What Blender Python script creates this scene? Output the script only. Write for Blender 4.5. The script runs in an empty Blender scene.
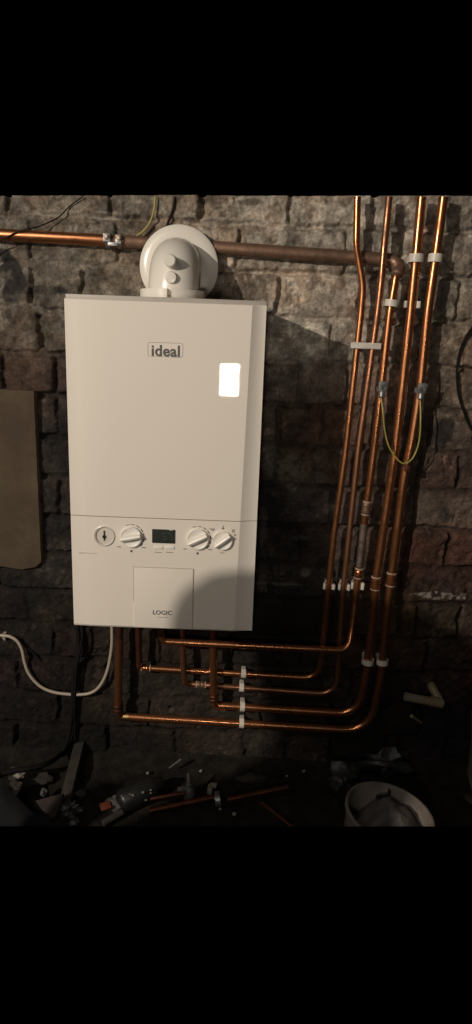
import bpy, bmesh, math, random
import numpy as np
from mathutils import Vector, Matrix, noise as mnoise
random.seed(7)
C = bpy.context.scene.collection
PI = math.pi

# ------------------------------------------------------------------ camera
F = 650.0
pitch, yaw, roll = 0.256538, -0.000692, 0.036571
CAM = Vector((0.153171, -1.593701, 1.141615))
cp, sp, cy, sy, cr, sr = math.cos(pitch), math.sin(pitch), math.cos(yaw), math.sin(yaw), math.cos(roll), math.sin(roll)
FW = Vector((sy*cp, cy*cp, -sp)); R0 = Vector((cy, -sy, 0)); U0 = R0.cross(FW)
RT = cr*R0 + sr*U0; UP = -sr*R0 + cr*U0
cam = bpy.data.objects.new('camera', bpy.data.cameras.new('camera')); C.objects.link(cam)
m = Matrix((RT, UP, -FW)).transposed().to_4x4(); m.translation = CAM
cam.matrix_world = m
cam.data.sensor_fit = 'VERTICAL'; cam.data.sensor_height = 36; cam.data.lens = F*36/1024
cam.data.clip_start = 0.02
bpy.context.scene.camera = cam

def ray(px, py): return FW + RT*((px-236)/F) - UP*((py-512)/F)
def P(px, py, y=0.0):
    """point of the place that the photo shows at (px,py), at distance -y in front of the wall"""
    d = ray(px, py); return CAM + d*((y-CAM.y)/d.y)
def G(px, py, z=0.0):
    d = ray(px, py); return CAM + d*((z-CAM.z)/d.z)
# limits of the part of the cellar that is modelled (planes)
N_TOP = ray(0, 196.6).cross(ray(472, 196.6)).normalized()
if N_TOP.z < 0: N_TOP = -N_TOP          # points up
N_BOT = ray(0, 826.4).cross(ray(472, 826.4)).normalized()
if N_BOT.z > 0: N_BOT = -N_BOT          # points down

# ------------------------------------------------------------------ materials
def mat(name, col, rough=.5, metal=0, col2=None, nscale=40, bump=0, bscale=200, coat=0, rvar=0, spec=.5, lo=.4, hi=.6, vcol=None,
        trans=0, alpha=1):
    m = bpy.data.materials.new(name); m.use_nodes = True
    nt = m.node_tree; b = nt.nodes['Principled BSDF']
    b.inputs['Base Color'].default_value = (*col, 1); b.inputs['Roughness'].default_value = rough
    b.inputs['Metallic'].default_value = metal; b.inputs['Specular IOR Level'].default_value = spec
    b.inputs['Coat Weight'].default_value = coat; b.inputs['Coat Roughness'].default_value = .04
    b.inputs['Transmission Weight'].default_value = trans; b.inputs['Alpha'].default_value = alpha
    tc = nt.nodes.new('ShaderNodeTexCoord')
    def noi(s, d=6):
        n = nt.nodes.new('ShaderNodeTexNoise'); n.inputs['Scale'].default_value = s; n.inputs['Detail'].default_value = d
        n.inputs['Roughness'].default_value = .65
        nt.links.new(tc.outputs['Object'], n.inputs['Vector']); return n
    if col2 or rvar:
        n = noi(nscale)
        mr = nt.nodes.new('ShaderNodeMapRange'); mr.inputs['From Min'].default_value = lo; mr.inputs['From Max'].default_value = hi
        nt.links.new(n.outputs['Fac'], mr.inputs['Value'])
        if col2:
            mx = nt.nodes.new('ShaderNodeMix'); mx.data_type = 'RGBA'
            mx.inputs['A'].default_value = (*col, 1); mx.inputs['B'].default_value = (*col2, 1)
            nt.links.new(mr.outputs['Result'], mx.inputs['Factor']); nt.links.new(mx.outputs['Result'], b.inputs['Base Color'])
        if rvar:
            m2 = nt.nodes.new('ShaderNodeMapRange'); m2.inputs['To Min'].default_value = rough; m2.inputs['To Max'].default_value = rough+rvar
            nt.links.new(mr.outputs['Result'], m2.inputs['Value']); nt.links.new(m2.outputs['Result'], b.inputs['Roughness'])
    if vcol:
        a = nt.nodes.new('ShaderNodeVertexColor'); a.layer_name = vcol
        n = noi(160, 8); mr = nt.nodes.new('ShaderNodeMapRange'); mr.inputs['From Min'].default_value = .25; mr.inputs['From Max'].default_value = .75
        mr.inputs['To Min'].default_value = .50; mr.inputs['To Max'].default_value = 1.5
        nt.links.new(n.outputs['Fac'], mr.inputs['Value'])
        mx = nt.nodes.new('ShaderNodeVectorMath'); mx.operation = 'SCALE'
        nt.links.new(a.outputs['Color'], mx.inputs[0]); nt.links.new(mr.outputs['Result'], mx.inputs['Scale'])
        nt.links.new(mx.outputs[0], b.inputs['Base Color'])
    if bump:
        n = noi(bscale, 8); bp = nt.nodes.new('ShaderNodeBump'); bp.inputs['Strength'].default_value = bump; bp.inputs['Distance'].default_value = .004
        nt.links.new(n.outputs['Fac'], bp.inputs['Height']); nt.links.new(bp.outputs['Normal'], b.inputs['Normal'])
    return m

M = {}
M['brick'] = mat('old_brick', (.2,.17,.14), .9, vcol='tone', bump=.55, bscale=190, spec=.25)
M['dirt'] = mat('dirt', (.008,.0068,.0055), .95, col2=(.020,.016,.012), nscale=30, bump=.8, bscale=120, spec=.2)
M['white_gloss'] = mat('white_gloss_casing', (.80,.74,.655), .025, spec=.5)
M['casing'] = mat('casing_side', (.74,.70,.63), .35)
M['flue_white'] = mat('flue_white', (.78,.74,.665), .25)
M['knob_white'] = mat('knob_white', (.84,.80,.73), .36, spec=.5)
M['smear'] = mat('solder_smear', (.20,.15,.115), .5, metal=.5, col2=(.10,.075,.06), nscale=60)
M['copper_mid'] = mat('copper_aged', (.46,.21,.11), .26, metal=.86, col2=(.24,.12,.07), nscale=16, rvar=.24)
M['lip'] = mat('lip_grey', (.40,.365,.325), .5)  # grey imitates the weak grazing light along the boiler's top edge
M['seam'] = mat('seam_grey', (.40,.37,.33), .6)
M['grey_print'] = mat('grey_print', (.09,.085,.08), .5)
M['pale_print'] = mat('pale_print', (.36,.33,.29), .5)
M['lcd'] = mat('lcd', (.035,.04,.035), .12)
M['lcd_digit'] = mat('lcd_digit', (.055,.062,.055), .4)
M['gauge'] = mat('gauge_face', (.66,.62,.55), .3)
M['black'] = mat('black_plastic', (.012,.012,.012), .4)
M['copper'] = mat('copper', (.66,.28,.12), .20, metal=.90, col2=(.30,.125,.06), nscale=16, rvar=.24, bump=.012, bscale=120, lo=.35, hi=.7)
M['copper_dull'] = mat('copper_tarnished', (.30,.18,.12), .45, metal=.6, col2=(.17,.105,.07), nscale=22, rvar=.2, bump=.08, bscale=260)
M['copper_dark'] = mat('copper_dark', (.22,.085,.05), .42, metal=.9, col2=(.09,.04,.028), nscale=22, rvar=.2)
M['solder'] = mat('solder', (.80,.70,.58), .3, metal=.35, col2=(.5,.3,.2), nscale=200)
M['brass'] = mat('brass', (.55,.36,.16), .35, metal=1)
M['steel'] = mat('galvanised', (.36,.36,.35), .42, metal=.7, col2=(.20,.20,.20), nscale=90)
M['clip'] = mat('clip_white', (.76,.71,.62), .4, col2=(.62,.57,.49), nscale=60)
M['wire_green'] = mat('earth_wire', (.42,.34,.08), .45, col2=(.28,.27,.06), nscale=45)
M['wire_white'] = mat('white_cable', (.42,.36,.29), .4)
M['wire_black'] = mat('black_cable', (.007,.006,.006), .7, spec=.2)
M['board'] = mat('board_brown', (.092,.070,.045), .85, col2=(.066,.047,.032), nscale=7, bump=.15, bscale=90, spec=.2)
M['wood'] = mat('dusty_wood', (.035,.028,.021), .9, col2=(.02,.016,.012), nscale=30, bump=.3)
M['slate'] = mat('brown_slab', (.032,.021,.018), .9, col2=(.02,.014,.012), nscale=40, bump=.3)
M['plaster'] = mat('plaster_lump', (.26,.24,.20), .9, col2=(.16,.145,.12), nscale=60, bump=.5)
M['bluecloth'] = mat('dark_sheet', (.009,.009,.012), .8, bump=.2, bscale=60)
M['greycloth'] = mat('grey_rag', (.07,.065,.06), .9, bump=.4, bscale=90)
M['orange'] = mat('orange_plastic', (.12,.03,.014), .5)
M['bucket'] = mat('bucket_plastic', (.19,.165,.14), .45, col2=(.13,.11,.095), nscale=14)
M['greyplastic'] = mat('grey_plastic', (.065,.065,.06), .5)
M['film'] = mat('plastic_film', (.03,.032,.032), .35, bump=.9, bscale=45, col2=(.03,.03,.03), nscale=25)
M['bagfill'] = mat('rubble_bag', (.075,.065,.06), .6, bump=1, bscale=50, col2=(.045,.04,.037), nscale=25)
M['pvc'] = mat('pvc_pipe', (.22,.20,.155), .4, col2=(.24,.19,.11), nscale=12)
M['palewood'] = mat('pale_board', (.09,.085,.065), .8, col2=(.11,.08,.035), nscale=10)
M['skin'] = mat('skin', (.5,.3,.22), .55)
M['jacket'] = mat('dark_jacket', (.02,.02,.025), .9)
M['hair'] = mat('dark_hair', (.02,.014,.01), .8)

# ------------------------------------------------------------------ object helpers
def tag(o, label=None, cat=None, group=None, kind=None):
    for k, v in (('label', label), ('category', cat), ('group', group), ('kind', kind)):
        if v: o[k] = v
    return o
def thing(name, loc, label, cat, group=None):
    o = bpy.data.objects.new(name, None); C.objects.link(o); o.location = loc; o.empty_display_size = .02
    o['wl'] = list(loc)
    return tag(o, label, cat, group)
def clip_bm(bm, co, no):
    r = bmesh.ops.bisect_plane(bm, geom=bm.verts[:]+bm.edges[:]+bm.faces[:], plane_co=co, plane_no=no, clear_outer=True)
    ed = [e for e in r['geom_cut'] if isinstance(e, bmesh.types.BMEdge)]
    if ed:
        try: bmesh.ops.holes_fill(bm, edges=ed, sides=0)
        except Exception: pass
def obj(name, bm, material, parent=None, smooth=True, clip=None, label=None, free=False):
    """link bm (given in world coordinates) as one mesh object"""
    if clip and 't' in clip: clip_bm(bm, CAM, N_TOP)
    if clip and 'b' in clip: clip_bm(bm, CAM, N_BOT)
    if not bm.verts: raise RuntimeError('empty '+name)
    bmesh.ops.recalc_face_normals(bm, faces=bm.faces[:])
    loc = Vector((0,0,0))
    if parent is None or free:
        xs = [v.co for v in bm.verts]
        loc = Vector(((min(v.x for v in xs)+max(v.x for v in xs))/2, (min(v.y for v in xs)+max(v.y for v in xs))/2, min(v.z for v in xs)))
        bmesh.ops.translate(bm, verts=bm.verts[:], vec=-loc)
    me = bpy.data.meshes.new(name); bm.to_mesh(me); bm.free()
    me.materials.append(material)
    if smooth:
        me.shade_smooth()
        try: me.set_sharp_from_angle(angle=math.radians(38))
        except Exception: pass
    o = bpy.data.objects.new(name, me); C.objects.link(o); o.location = loc
    if parent is not None:
        o.parent = parent
        o.matrix_parent_inverse = Matrix.Translation(-Vector(parent.get('wl', (0,0,0))))
        o['wl'] = [0,0,0] if not free else list(loc)
    else: o['wl'] = list(loc)
    if label: o['label'] = label
    return o
def B(): return bmesh.new()
def box(bm, c, s, rot=None, bev=0):
    """box at c with full sizes s, optional 3x3 rotation"""
    r = bmesh.ops.create_cube(bm, size=1); vs = r['verts']
    for v in vs: v.co = Vector((v.co.x*s[0], v.co.y*s[1], v.co.z*s[2]))
    if bev:
        es = list({e for v in vs for e in v.link_edges})
        rb = bmesh.ops.bevel(bm, geom=es, offset=bev, segments=2, affect='EDGES', profile=.6)
        vs = list({v for f in rb['faces'] for v in f.verts} | {v for v in vs if v.is_valid})
    for v in vs:
        if rot is not None: v.co = rot @ v.co
        v.co += Vector(c)
    return vs
def frame(d, up=Vector((0,-1,0))):
    d = Vector(d).normalized(); x = up.cross(d)
    if x.length < 1e-4: x = Vector((1,0,0)).cross(d)
    x.normalize(); y = d.cross(x); return x, y, d
def fillet(pts, rads, n=8):
    out = [Vector(pts[0])]
    for i in range(1, len(pts)-1):
        p, a, b = Vector(pts[i]), Vector(pts[i-1]), Vector(pts[i+1])
        r = rads[i-1] if isinstance(rads, (list, tuple)) else rads
        u, v = (a-p), (b-p); lu, lv = u.length, v.length; u.normalize(); v.normalize()
        t = min(r, lu*.49, lv*.49)
        s, e = p+u*t, p+v*t
        for k in range(n+1):
            w = k/n; out.append((1-w)**2*s + 2*w*(1-w)*p + w*w*e)
    out.append(Vector(pts[-1])); return out
def smooth_path(pts, n=8):
    pts = [Vector(p) for p in pts]; q = [pts[0]*2-pts[1]] + pts + [pts[-1]*2-pts[-2]]; out = []
    for i in range(1, len(q)-2):
        for k in range(n):
            t = k/n; a, b, c, d = q[i-1], q[i], q[i+1], q[i+2]
            out.append(.5*((2*b)+(-a+c)*t+(2*a-5*b+4*c-d)*t*t+(-a+3*b-3*c+d)*t**3))
    out.append(pts[-1]); return out
def tube(bm, path, r, seg=14, caps=True, hollow=False):
    """sweep a circle (r may be a list) along path"""
    path = [Vector(p) for p in path]; rr = r if isinstance(r, (list, tuple)) else [r]*len(path)
    t0 = (path[1]-path[0]).normalized(); x, y, _ = frame(t0); rings = []
    for i, p in enumerate(path):
        t = ((path[i]-path[i-1]).normalized() if i else Vector()) + ((path[i+1]-path[i]).normalized() if i < len(path)-1 else Vector())
        if t.length < 1e-9: t = t0.copy()
        t.normalize()
        x = (x - t*x.dot(t)); x.normalize(); y = t.cross(x)
        rings.append([bm.verts.new(p + (x*math.cos(a)+y*math.sin(a))*rr[i]) for a in [2*PI*k/seg for k in range(seg)]])
    for a, b in zip(rings, rings[1:]):
        for k in range(seg): bm.faces.new((a[k], a[(k+1)%seg], b[(k+1)%seg], b[k]))
    if caps: bm.faces.new(rings[0][::-1]); bm.faces.new(rings[-1])
    return rings
def lathe(bm, c, axis, prof, seg=40, up=Vector((0,-1,0)), caps=True):
    """prof: list of (radius, height along axis)"""
    x, y, d = frame(axis, up if abs(Vector(axis).normalized().dot(up)) < .95 else Vector((0,0,1)))
    rings = [[bm.verts.new(Vector(c)+d*h+(x*math.cos(2*PI*k/seg)+y*math.sin(2*PI*k/seg))*r) for k in range(seg)] for r, h in prof]
    for a, b in zip(rings, rings[1:]):
        for k in range(seg): bm.faces.new((a[k], a[(k+1)%seg], b[(k+1)%seg], b[k]))
    if caps: bm.faces.new(rings[0][::-1]); bm.faces.new(rings[-1])
def arc_band(bm, c, axis, r0, r1, w, a0, a1, seg=22):
    """C-shaped band round axis; angle 0 = towards the viewer (-y)"""
    x, y, d = frame(axis)      # y component ~ outwards
    out = Vector((0,-1,0)); out = (out - d*out.dot(d)).normalized(); side = out.cross(d)
    rows = []
    for k in range(seg+1):
        a = a0+(a1-a0)*k/seg; n = out*math.cos(a)+side*math.sin(a)
        rows.append([bm.verts.new(Vector(c)+n*r+d*h) for r, h in ((r0,-w/2),(r1,-w/2),(r1,w/2),(r0,w/2))])
    for p, q in zip(rows, rows[1:]):
        for k in range(4): bm.faces.new((p[k], p[(k+1)%4], q[(k+1)%4], q[k]))
    bm.faces.new(rows[0]); bm.faces.new(rows[-1][::-1])
def lump(bm, c, s, seed=0, amp=.35, fr=1.2, sub=3, rot=None, facet=False):
    r = bmesh.ops.create_icosphere(bm, subdivisions=sub, radius=1)
    off = Vector((seed*3.7, seed*1.3, -seed*2.1))
    for v in r['verts']:
        n = v.co.normalized(); d = 1+amp*mnoise.noise(n*fr+off)*1.6+amp*.5*mnoise.noise(n*fr*2.7+off)
        p = n*d; p = Vector((p.x*s[0], p.y*s[1], p.z*s[2]))
        if rot is not None: p = rot @ p
        v.co = p + Vector(c)
def text_mesh(txt, size, bold=0.0):
    cu = bpy.data.curves.new('t', 'FONT'); cu.body = txt; cu.size = size; cu.align_x = 'CENTER'; cu.align_y = 'CENTER'
    cu.offset = bold; cu.extrude = .0004; cu.space_character = 1.05
    o = bpy.data.objects.new('t', cu); C.objects.link(o); bpy.context.view_layer.update()
    me = bpy.data.meshes.new_from_object(o.evaluated_get(bpy.context.evaluated_depsgraph_get()))
    bpy.data.objects.remove(o); bpy.data.curves.remove(cu)
    bm = B(); bm.from_mesh(me); bpy.data.meshes.remove(me); return bm
def put_text(name, txt, c, width, material, parent, bold=0.0, sx=1.0):
    bm = text_mesh(txt, .02, bold*.02); xs = [v.co.x for v in bm.verts]; k = width/(max(xs)-min(xs)); x0 = (max(xs)+min(xs))/2
    ys = [v.co.y for v in bm.verts]; y0 = (max(ys)+min(ys))/2
    for v in bm.verts: v.co = Vector((c[0]+(v.co.x-x0)*k, c[1]-v.co.z, c[2]+(v.co.y-y0)*k*sx))
    return obj(name, bm, material, parent, smooth=False)

# ------------------------------------------------------------------ brick wall (setting)
rng = np.random.RandomState(5)
def vnoise(x, z, s, seed):
    r = np.random.RandomState(seed); g = r.rand(128, 128); u, v = x*s+37.3, z*s+51.7
    i, j = np.floor(u).astype(int), np.floor(v).astype(int); fu, fv = u-i, v-j; fu = fu*fu*(3-2*fu); fv = fv*fv*(3-2*fv)
    i, j = i % 127, j % 127
    return (g[i,j]*(1-fu)*(1-fv)+g[i+1,j]*fu*(1-fv)+g[i,j+1]*(1-fu)*fv+g[i+1,j+1]*fu*fv)*2-1
def fbm(x, z, s, seed, o=4, gain=.5):
    t = 0; a = 1; n = 0
    for k in range(o): t = t+a*vnoise(x, z, s*2**k, seed+k*17); n += a; a *= gain
    return t/n
def sstep(a, b, x): t = np.clip((x-a)/(b-a), 0, 1); return t*t*(3-2*t)
STEP = .0027
xs = np.arange(-.60, 1.0, STEP); zs = np.arange(-.03, 1.52, STEP)
X, Z = np.meshgrid(xs, zs, indexing='ij')
Xw = X + .010*fbm(X, Z, 12, 3) + .0055*fbm(X, Z, 55, 4); Zw = Z + .009*fbm(X, Z, 6, 9) + .0055*fbm(X, Z, 48, 11)
joints_px = {14:(205,[113,291,372]), 13:(240,[32,118,176,240,346,402]), 12:(285,[84,178,278,360,409]), 11:(325,[42,205,330,425]),
  10:(375,[4,55,230,300,346,442]), 9:(430,[60,277,322,430]), 8:(470,[20,215,277,312,418,458]), 7:(510,[60,240,330,414]),
  6:(550,[28,150,300,407,447]), 5:(585,[270,400]), 4:(620,[30,90,210,330,398,416,459]), 3:(655,[55,160,300,425]),
  2:(690,[20,110,230,350]), 1:(725,[60,150,205,260,330,420]), 0:(755,[20,110,243,285,330,400])}
K = np.floor(Zw*10).astype(int)
dx = np.full(X.shape, 9.); bid = np.zeros(X.shape, int)
for k in range(-1, 16):
    py, L = joints_px.get(k, (760, [70, 300]))
    J = sorted(P(px, py).x for px in L); full = [J[0]]
    while full[0] > -.75: full.insert(0, full[0]-rng.choice([.12,.235,.235]))
    for b in J[1:]:
        a = full[-1]; n = max(1, round((b-a)/.22)) if b-a > .29 else 1
        full += [a+(b-a)*(i+1)/n for i in range(n)]
    while full[-1] < 1.15: full.append(full[-1]+rng.choice([.12,.235]))
    full = np.array(full); mk = K == k; xx = Xw[mk]
    idx = np.searchsorted(full, xx); d = np.minimum(np.abs(xx-full[np.clip(idx-1,0,None)]), np.abs(xx-full[np.clip(idx,None,len(full)-1)]))
    dx[mk] = d; bid[mk] = (k+2)*40+idx
fz = Zw*10-np.floor(Zw*10); dz = np.minimum(fz, 1-fz)*.1
gx = .0022+.0022*vnoise(X, Z, 9, 77); 
ed = -np.log(np.exp(-(dx-gx)/.003)+np.exp(-(dz-.0045)/.003))*.003        # soft minimum = rounded corners
body = sstep(-.003, .0065, ed+.0022*fbm(X, Z, 90, 21))
nb = bid.max()+1; boff = rng.uniform(-.004, .004, nb)[bid]; btx = rng.uniform(-.03, .03, nb)[bid]
H = body*(.011+boff*.9+.006*fbm(X, Z, 20, 31)+.0045*fbm(X, Z, 75, 33, 5, .6)) + (1-body)*(-.004+.004*fbm(X, Z, 45, 35))
pit = sstep(.35, .6, fbm(X, Z, 38, 41)); H -= .005*pit*body
# some joints filled flush with old mortar, vertical ones left open here and there
fill = sstep(-.15, .25, fbm(X, Z, 9, 51)); H += (1-body)*fill*.010*((dz < .012) | (fbm(X, Z, 5, 53) > .05))
H -= (1-body)*(dx < .008)*(dz > .012)*.008*sstep(-.2, .2, fbm(X, Z, 5, 57))
# dark slot beside the board and a rough hollow
# surface colour: limewash above, soot and bare brick below (own albedo, with some fill light painted in beside the boiler)
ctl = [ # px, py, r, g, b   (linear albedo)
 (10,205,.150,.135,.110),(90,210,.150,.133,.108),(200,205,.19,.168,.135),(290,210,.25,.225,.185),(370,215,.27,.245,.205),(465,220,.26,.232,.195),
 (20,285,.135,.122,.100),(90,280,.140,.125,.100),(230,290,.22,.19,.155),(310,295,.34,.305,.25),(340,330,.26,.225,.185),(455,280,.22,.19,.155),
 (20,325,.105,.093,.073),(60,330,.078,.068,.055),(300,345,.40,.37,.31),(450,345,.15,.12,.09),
 (20,370,.060,.044,.034),(62,375,.045,.032,.028),(290,385,.27,.225,.185),(330,385,.19,.16,.13),(450,390,.13,.10,.078),  # wall within the boiler's shadow painted lighter here and above, replacing fill
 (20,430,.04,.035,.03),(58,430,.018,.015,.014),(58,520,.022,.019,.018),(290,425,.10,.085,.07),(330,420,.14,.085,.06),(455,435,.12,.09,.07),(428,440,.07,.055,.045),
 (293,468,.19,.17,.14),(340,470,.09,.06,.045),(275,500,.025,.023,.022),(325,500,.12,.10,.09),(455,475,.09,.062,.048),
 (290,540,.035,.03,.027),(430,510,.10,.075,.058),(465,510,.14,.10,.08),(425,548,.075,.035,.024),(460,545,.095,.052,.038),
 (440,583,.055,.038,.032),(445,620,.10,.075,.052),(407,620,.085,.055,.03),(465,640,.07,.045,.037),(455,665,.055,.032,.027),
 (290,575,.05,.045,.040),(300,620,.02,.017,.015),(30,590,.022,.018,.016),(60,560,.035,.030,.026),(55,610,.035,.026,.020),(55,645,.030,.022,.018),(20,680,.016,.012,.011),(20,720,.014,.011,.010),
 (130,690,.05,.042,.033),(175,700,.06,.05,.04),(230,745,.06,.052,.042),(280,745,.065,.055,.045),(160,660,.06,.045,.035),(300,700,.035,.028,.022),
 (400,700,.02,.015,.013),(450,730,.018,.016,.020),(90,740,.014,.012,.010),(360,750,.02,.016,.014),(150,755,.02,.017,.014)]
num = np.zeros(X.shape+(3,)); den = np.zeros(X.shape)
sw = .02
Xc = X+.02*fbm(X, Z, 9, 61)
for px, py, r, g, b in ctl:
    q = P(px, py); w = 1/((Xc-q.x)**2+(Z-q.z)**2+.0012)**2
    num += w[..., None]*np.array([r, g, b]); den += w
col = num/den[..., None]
up = sstep(.95, 1.2, Z)
bt = rng.uniform(.80, 1.22, nb)[bid]; red = np.clip(rng.uniform(-.4, 1, nb), 0, 1)[bid]*(1-up*.75)
n1 = fbm(X, Z, 26, 71, 5, .6); n2 = fbm(X, Z, 8, 73, 4); n3 = fbm(X, Z, 60, 79, 3, .6)
tone = bt*(1+.42*n1+.30*n2)
flake = sstep(.05, .22, n2*.5+n1*1.0)*(.65*up+.30); flake = np.clip(flake, 0, 1)
tone *= (1-.42*flake)
tint = np.stack([1+.16*red+.10*flake, 1-.04*red, 1-.10*red-.06*flake], -1)
ltr = sstep(.30, .55, n3*.7+fbm(X, Z, 13, 83)*.6)*(1-up)
tone *= 1+1.0*ltr
mort = 1-body
tone *= 1-mort*(.35*(1-up)-.12*up*fill)
n4 = fbm(X, Z, 120, 87, 3, .7); n5 = fbm(X, Z, 34, 88, 4, .65)
tone *= 1+.38*n4+.42*n5
tone = np.where(n5 > 0, tone, tone*(1+.5*n5))
pale = sstep(.0, .25, n5+.5*n2+.25*n4)*up
tone *= 1+.28*pale
col = np.clip(col*(1+.22*up[..., None])*tone[..., None]*tint, .002, .8)
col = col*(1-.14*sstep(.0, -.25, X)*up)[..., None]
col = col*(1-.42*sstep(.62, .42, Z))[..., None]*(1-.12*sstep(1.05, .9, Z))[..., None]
# row of salt specks on the lower right, crack marks and soot marks
def blob(px, py, rx, rz, amp, seed):
    q = P(px, py); d = ((X-q.x)/rx)**2+((Z-q.z)/rz)**2+.7*fbm(X, Z, 45, seed); return (1-sstep(.5, 1.2, d))*amp
def paint(mk, c):
    global col
    col = col*(1-mk[..., None])+np.array(c)*mk[..., None]
paint(blob(442,594,.085,.010,1,91)*sstep(-.15,.25,fbm(X,Z,110,92)), (.24,.21,.18))
for a in ((13,290,.022,.035),(42,291,.075,.012),(8,270,.02,.02)): paint(blob(a[0],a[1],a[2],a[3],.95,95)*sstep(-.55,.0,n5), (.022,.020,.020))
paint(blob(293,468,.045,.040,.75,108)*sstep(-.4,.1,n5), (.20,.18,.15)); paint(blob(310,476,.05,.018,.6,109), (.13,.115,.095))
paint(blob(262,525,.014,.05,.6,110), (.10,.09,.075)); paint(blob(345,500,.012,.07,.4,111), (.14,.085,.07)); paint(blob(300,537,.03,.006,.5,112), (.09,.085,.08))
for a in ((4,254,.018,.012),(10,262,.016,.016),(18,272,.014,.022),(22,282,.013,.022)): paint(blob(a[0],a[1],a[2],a[3],.9,113), (.022,.020,.020))
paint(blob(60,214,.10,.006,.8,114), (.27,.245,.20)); paint(blob(105,216,.05,.007,.9,115), (.30,.27,.225)); paint(blob(235,222,.09,.008,.75,116), (.36,.32,.265))
paint(blob(320,238,.10,.014,.55,117)*sstep(-.2,.2,n5), (.42,.38,.31)); paint(blob(262,245,.06,.02,.55,118)*sstep(-.2,.2,n5), (.40,.36,.30)); paint(blob(320,318,.07,.009,.7,119), (.36,.31,.25))
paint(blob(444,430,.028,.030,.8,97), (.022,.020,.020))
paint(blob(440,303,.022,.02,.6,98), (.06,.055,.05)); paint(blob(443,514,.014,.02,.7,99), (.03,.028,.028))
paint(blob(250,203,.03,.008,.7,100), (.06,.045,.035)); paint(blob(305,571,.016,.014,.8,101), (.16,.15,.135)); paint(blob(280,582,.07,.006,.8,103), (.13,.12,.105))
paint(blob(85,549,.06,.003,.6,104), (.12,.11,.10))
Zt = np.array([(lambda d: CAM.z+d.z*(-CAM.y/d.y))(ray(px, 196.6)) for px in (0, 472)]); Xt = [P(0,196.6).x, P(472,196.6).x]
ztop = Zt[0]+(X-Xt[0])*(Zt[1]-Zt[0])/(Xt[1]-Xt[0])
Zc = np.minimum(Z, ztop+.0)
nx, nz = X.shape
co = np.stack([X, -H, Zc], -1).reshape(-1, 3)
ii, jj = np.meshgrid(np.arange(nx-1), np.arange(nz-1), indexing='ij')
keep = (Z[:-1,:-1] < ztop[:-1,:-1]) & (Z[1:,:-1] < ztop[1:,:-1])
a = (ii*nz+jj)[keep]; faces = np.stack([a, a+nz, a+nz+1, a+1], -1)
# solid back of the wall
xa, xb, zb = xs[0], xs[-1], zs[0]
def zt(x): return Zt[0]+(x-Xt[0])*(Zt[1]-Zt[0])/(Xt[1]-Xt[0])
bk = np.array([(xa,.012,zb),(xb,.012,zb),(xb,.012,zt(xb)),(xa,.012,zt(xa)),(xa,.22,zb),(xb,.22,zb),(xb,.22,zt(xb)),(xa,.22,zt(xa))])
n0 = len(co); co = np.vstack([co, bk])
bf = np.array([(0,1,2,3),(4,7,6,5),(0,4,5,1),(3,2,6,7),(0,3,7,4),(1,5,6,2)])+n0
faces = np.vstack([faces, bf])
me = bpy.data.meshes.new('wall_back')
me.vertices.add(len(co)); me.vertices.foreach_set('co', co.ravel().astype(np.float32))
me.loops.add(len(faces)*4); me.loops.foreach_set('vertex_index', faces.ravel().astype(np.int32))
me.polygons.add(len(faces)); me.polygons.foreach_set('loop_start', np.arange(0, len(faces)*4, 4, dtype=np.int32))
me.update(calc_edges=True); me.validate()
at = me.color_attributes.new('tone', 'FLOAT_COLOR', 'POINT')
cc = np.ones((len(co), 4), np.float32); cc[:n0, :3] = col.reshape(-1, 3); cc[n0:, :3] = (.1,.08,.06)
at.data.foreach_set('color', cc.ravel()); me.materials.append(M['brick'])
me.polygons.foreach_set('use_smooth', np.ones(len(me.polygons), bool))
wall = bpy.data.objects.new('wall_back', me); C.objects.link(wall); tag(wall, 'rough old brick cellar wall, limewashed above and sooty below', None, None, 'structure')

# floor strip of dirt at the foot of the wall
bm = B(); fx = np.arange(-.60, 1.0, .012); fy = np.arange(-.42, .03, .012); grid = []
for x in fx:
    row = []
    for y in fy:
        h = .010*mnoise.noise(Vector((x*9, y*9, 3)))+.006*mnoise.noise(Vector((x*30, y*30, 7)))+.003*mnoise.noise(Vector((x*90, y*90, 1)))
        h += .05*max(0, (y+.10)/.13)**2*(1+.5*mnoise.noise(Vector((x*6, 0, 5))))
        row.append(bm.verts.new((x, y, h)))
    grid.append(row)
for i in range(len(fx)-1):
    for j in range(len(fy)-1): bm.faces.new((grid[i][j], grid[i+1][j], grid[i+1][j+1], grid[i][j+1]))
clip_bm(bm, CAM, N_BOT)
fl = obj('floor', bm, M['dirt']); tag(fl, 'dark dirt cellar floor at the foot of the wall', None, None, 'structure')

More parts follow.
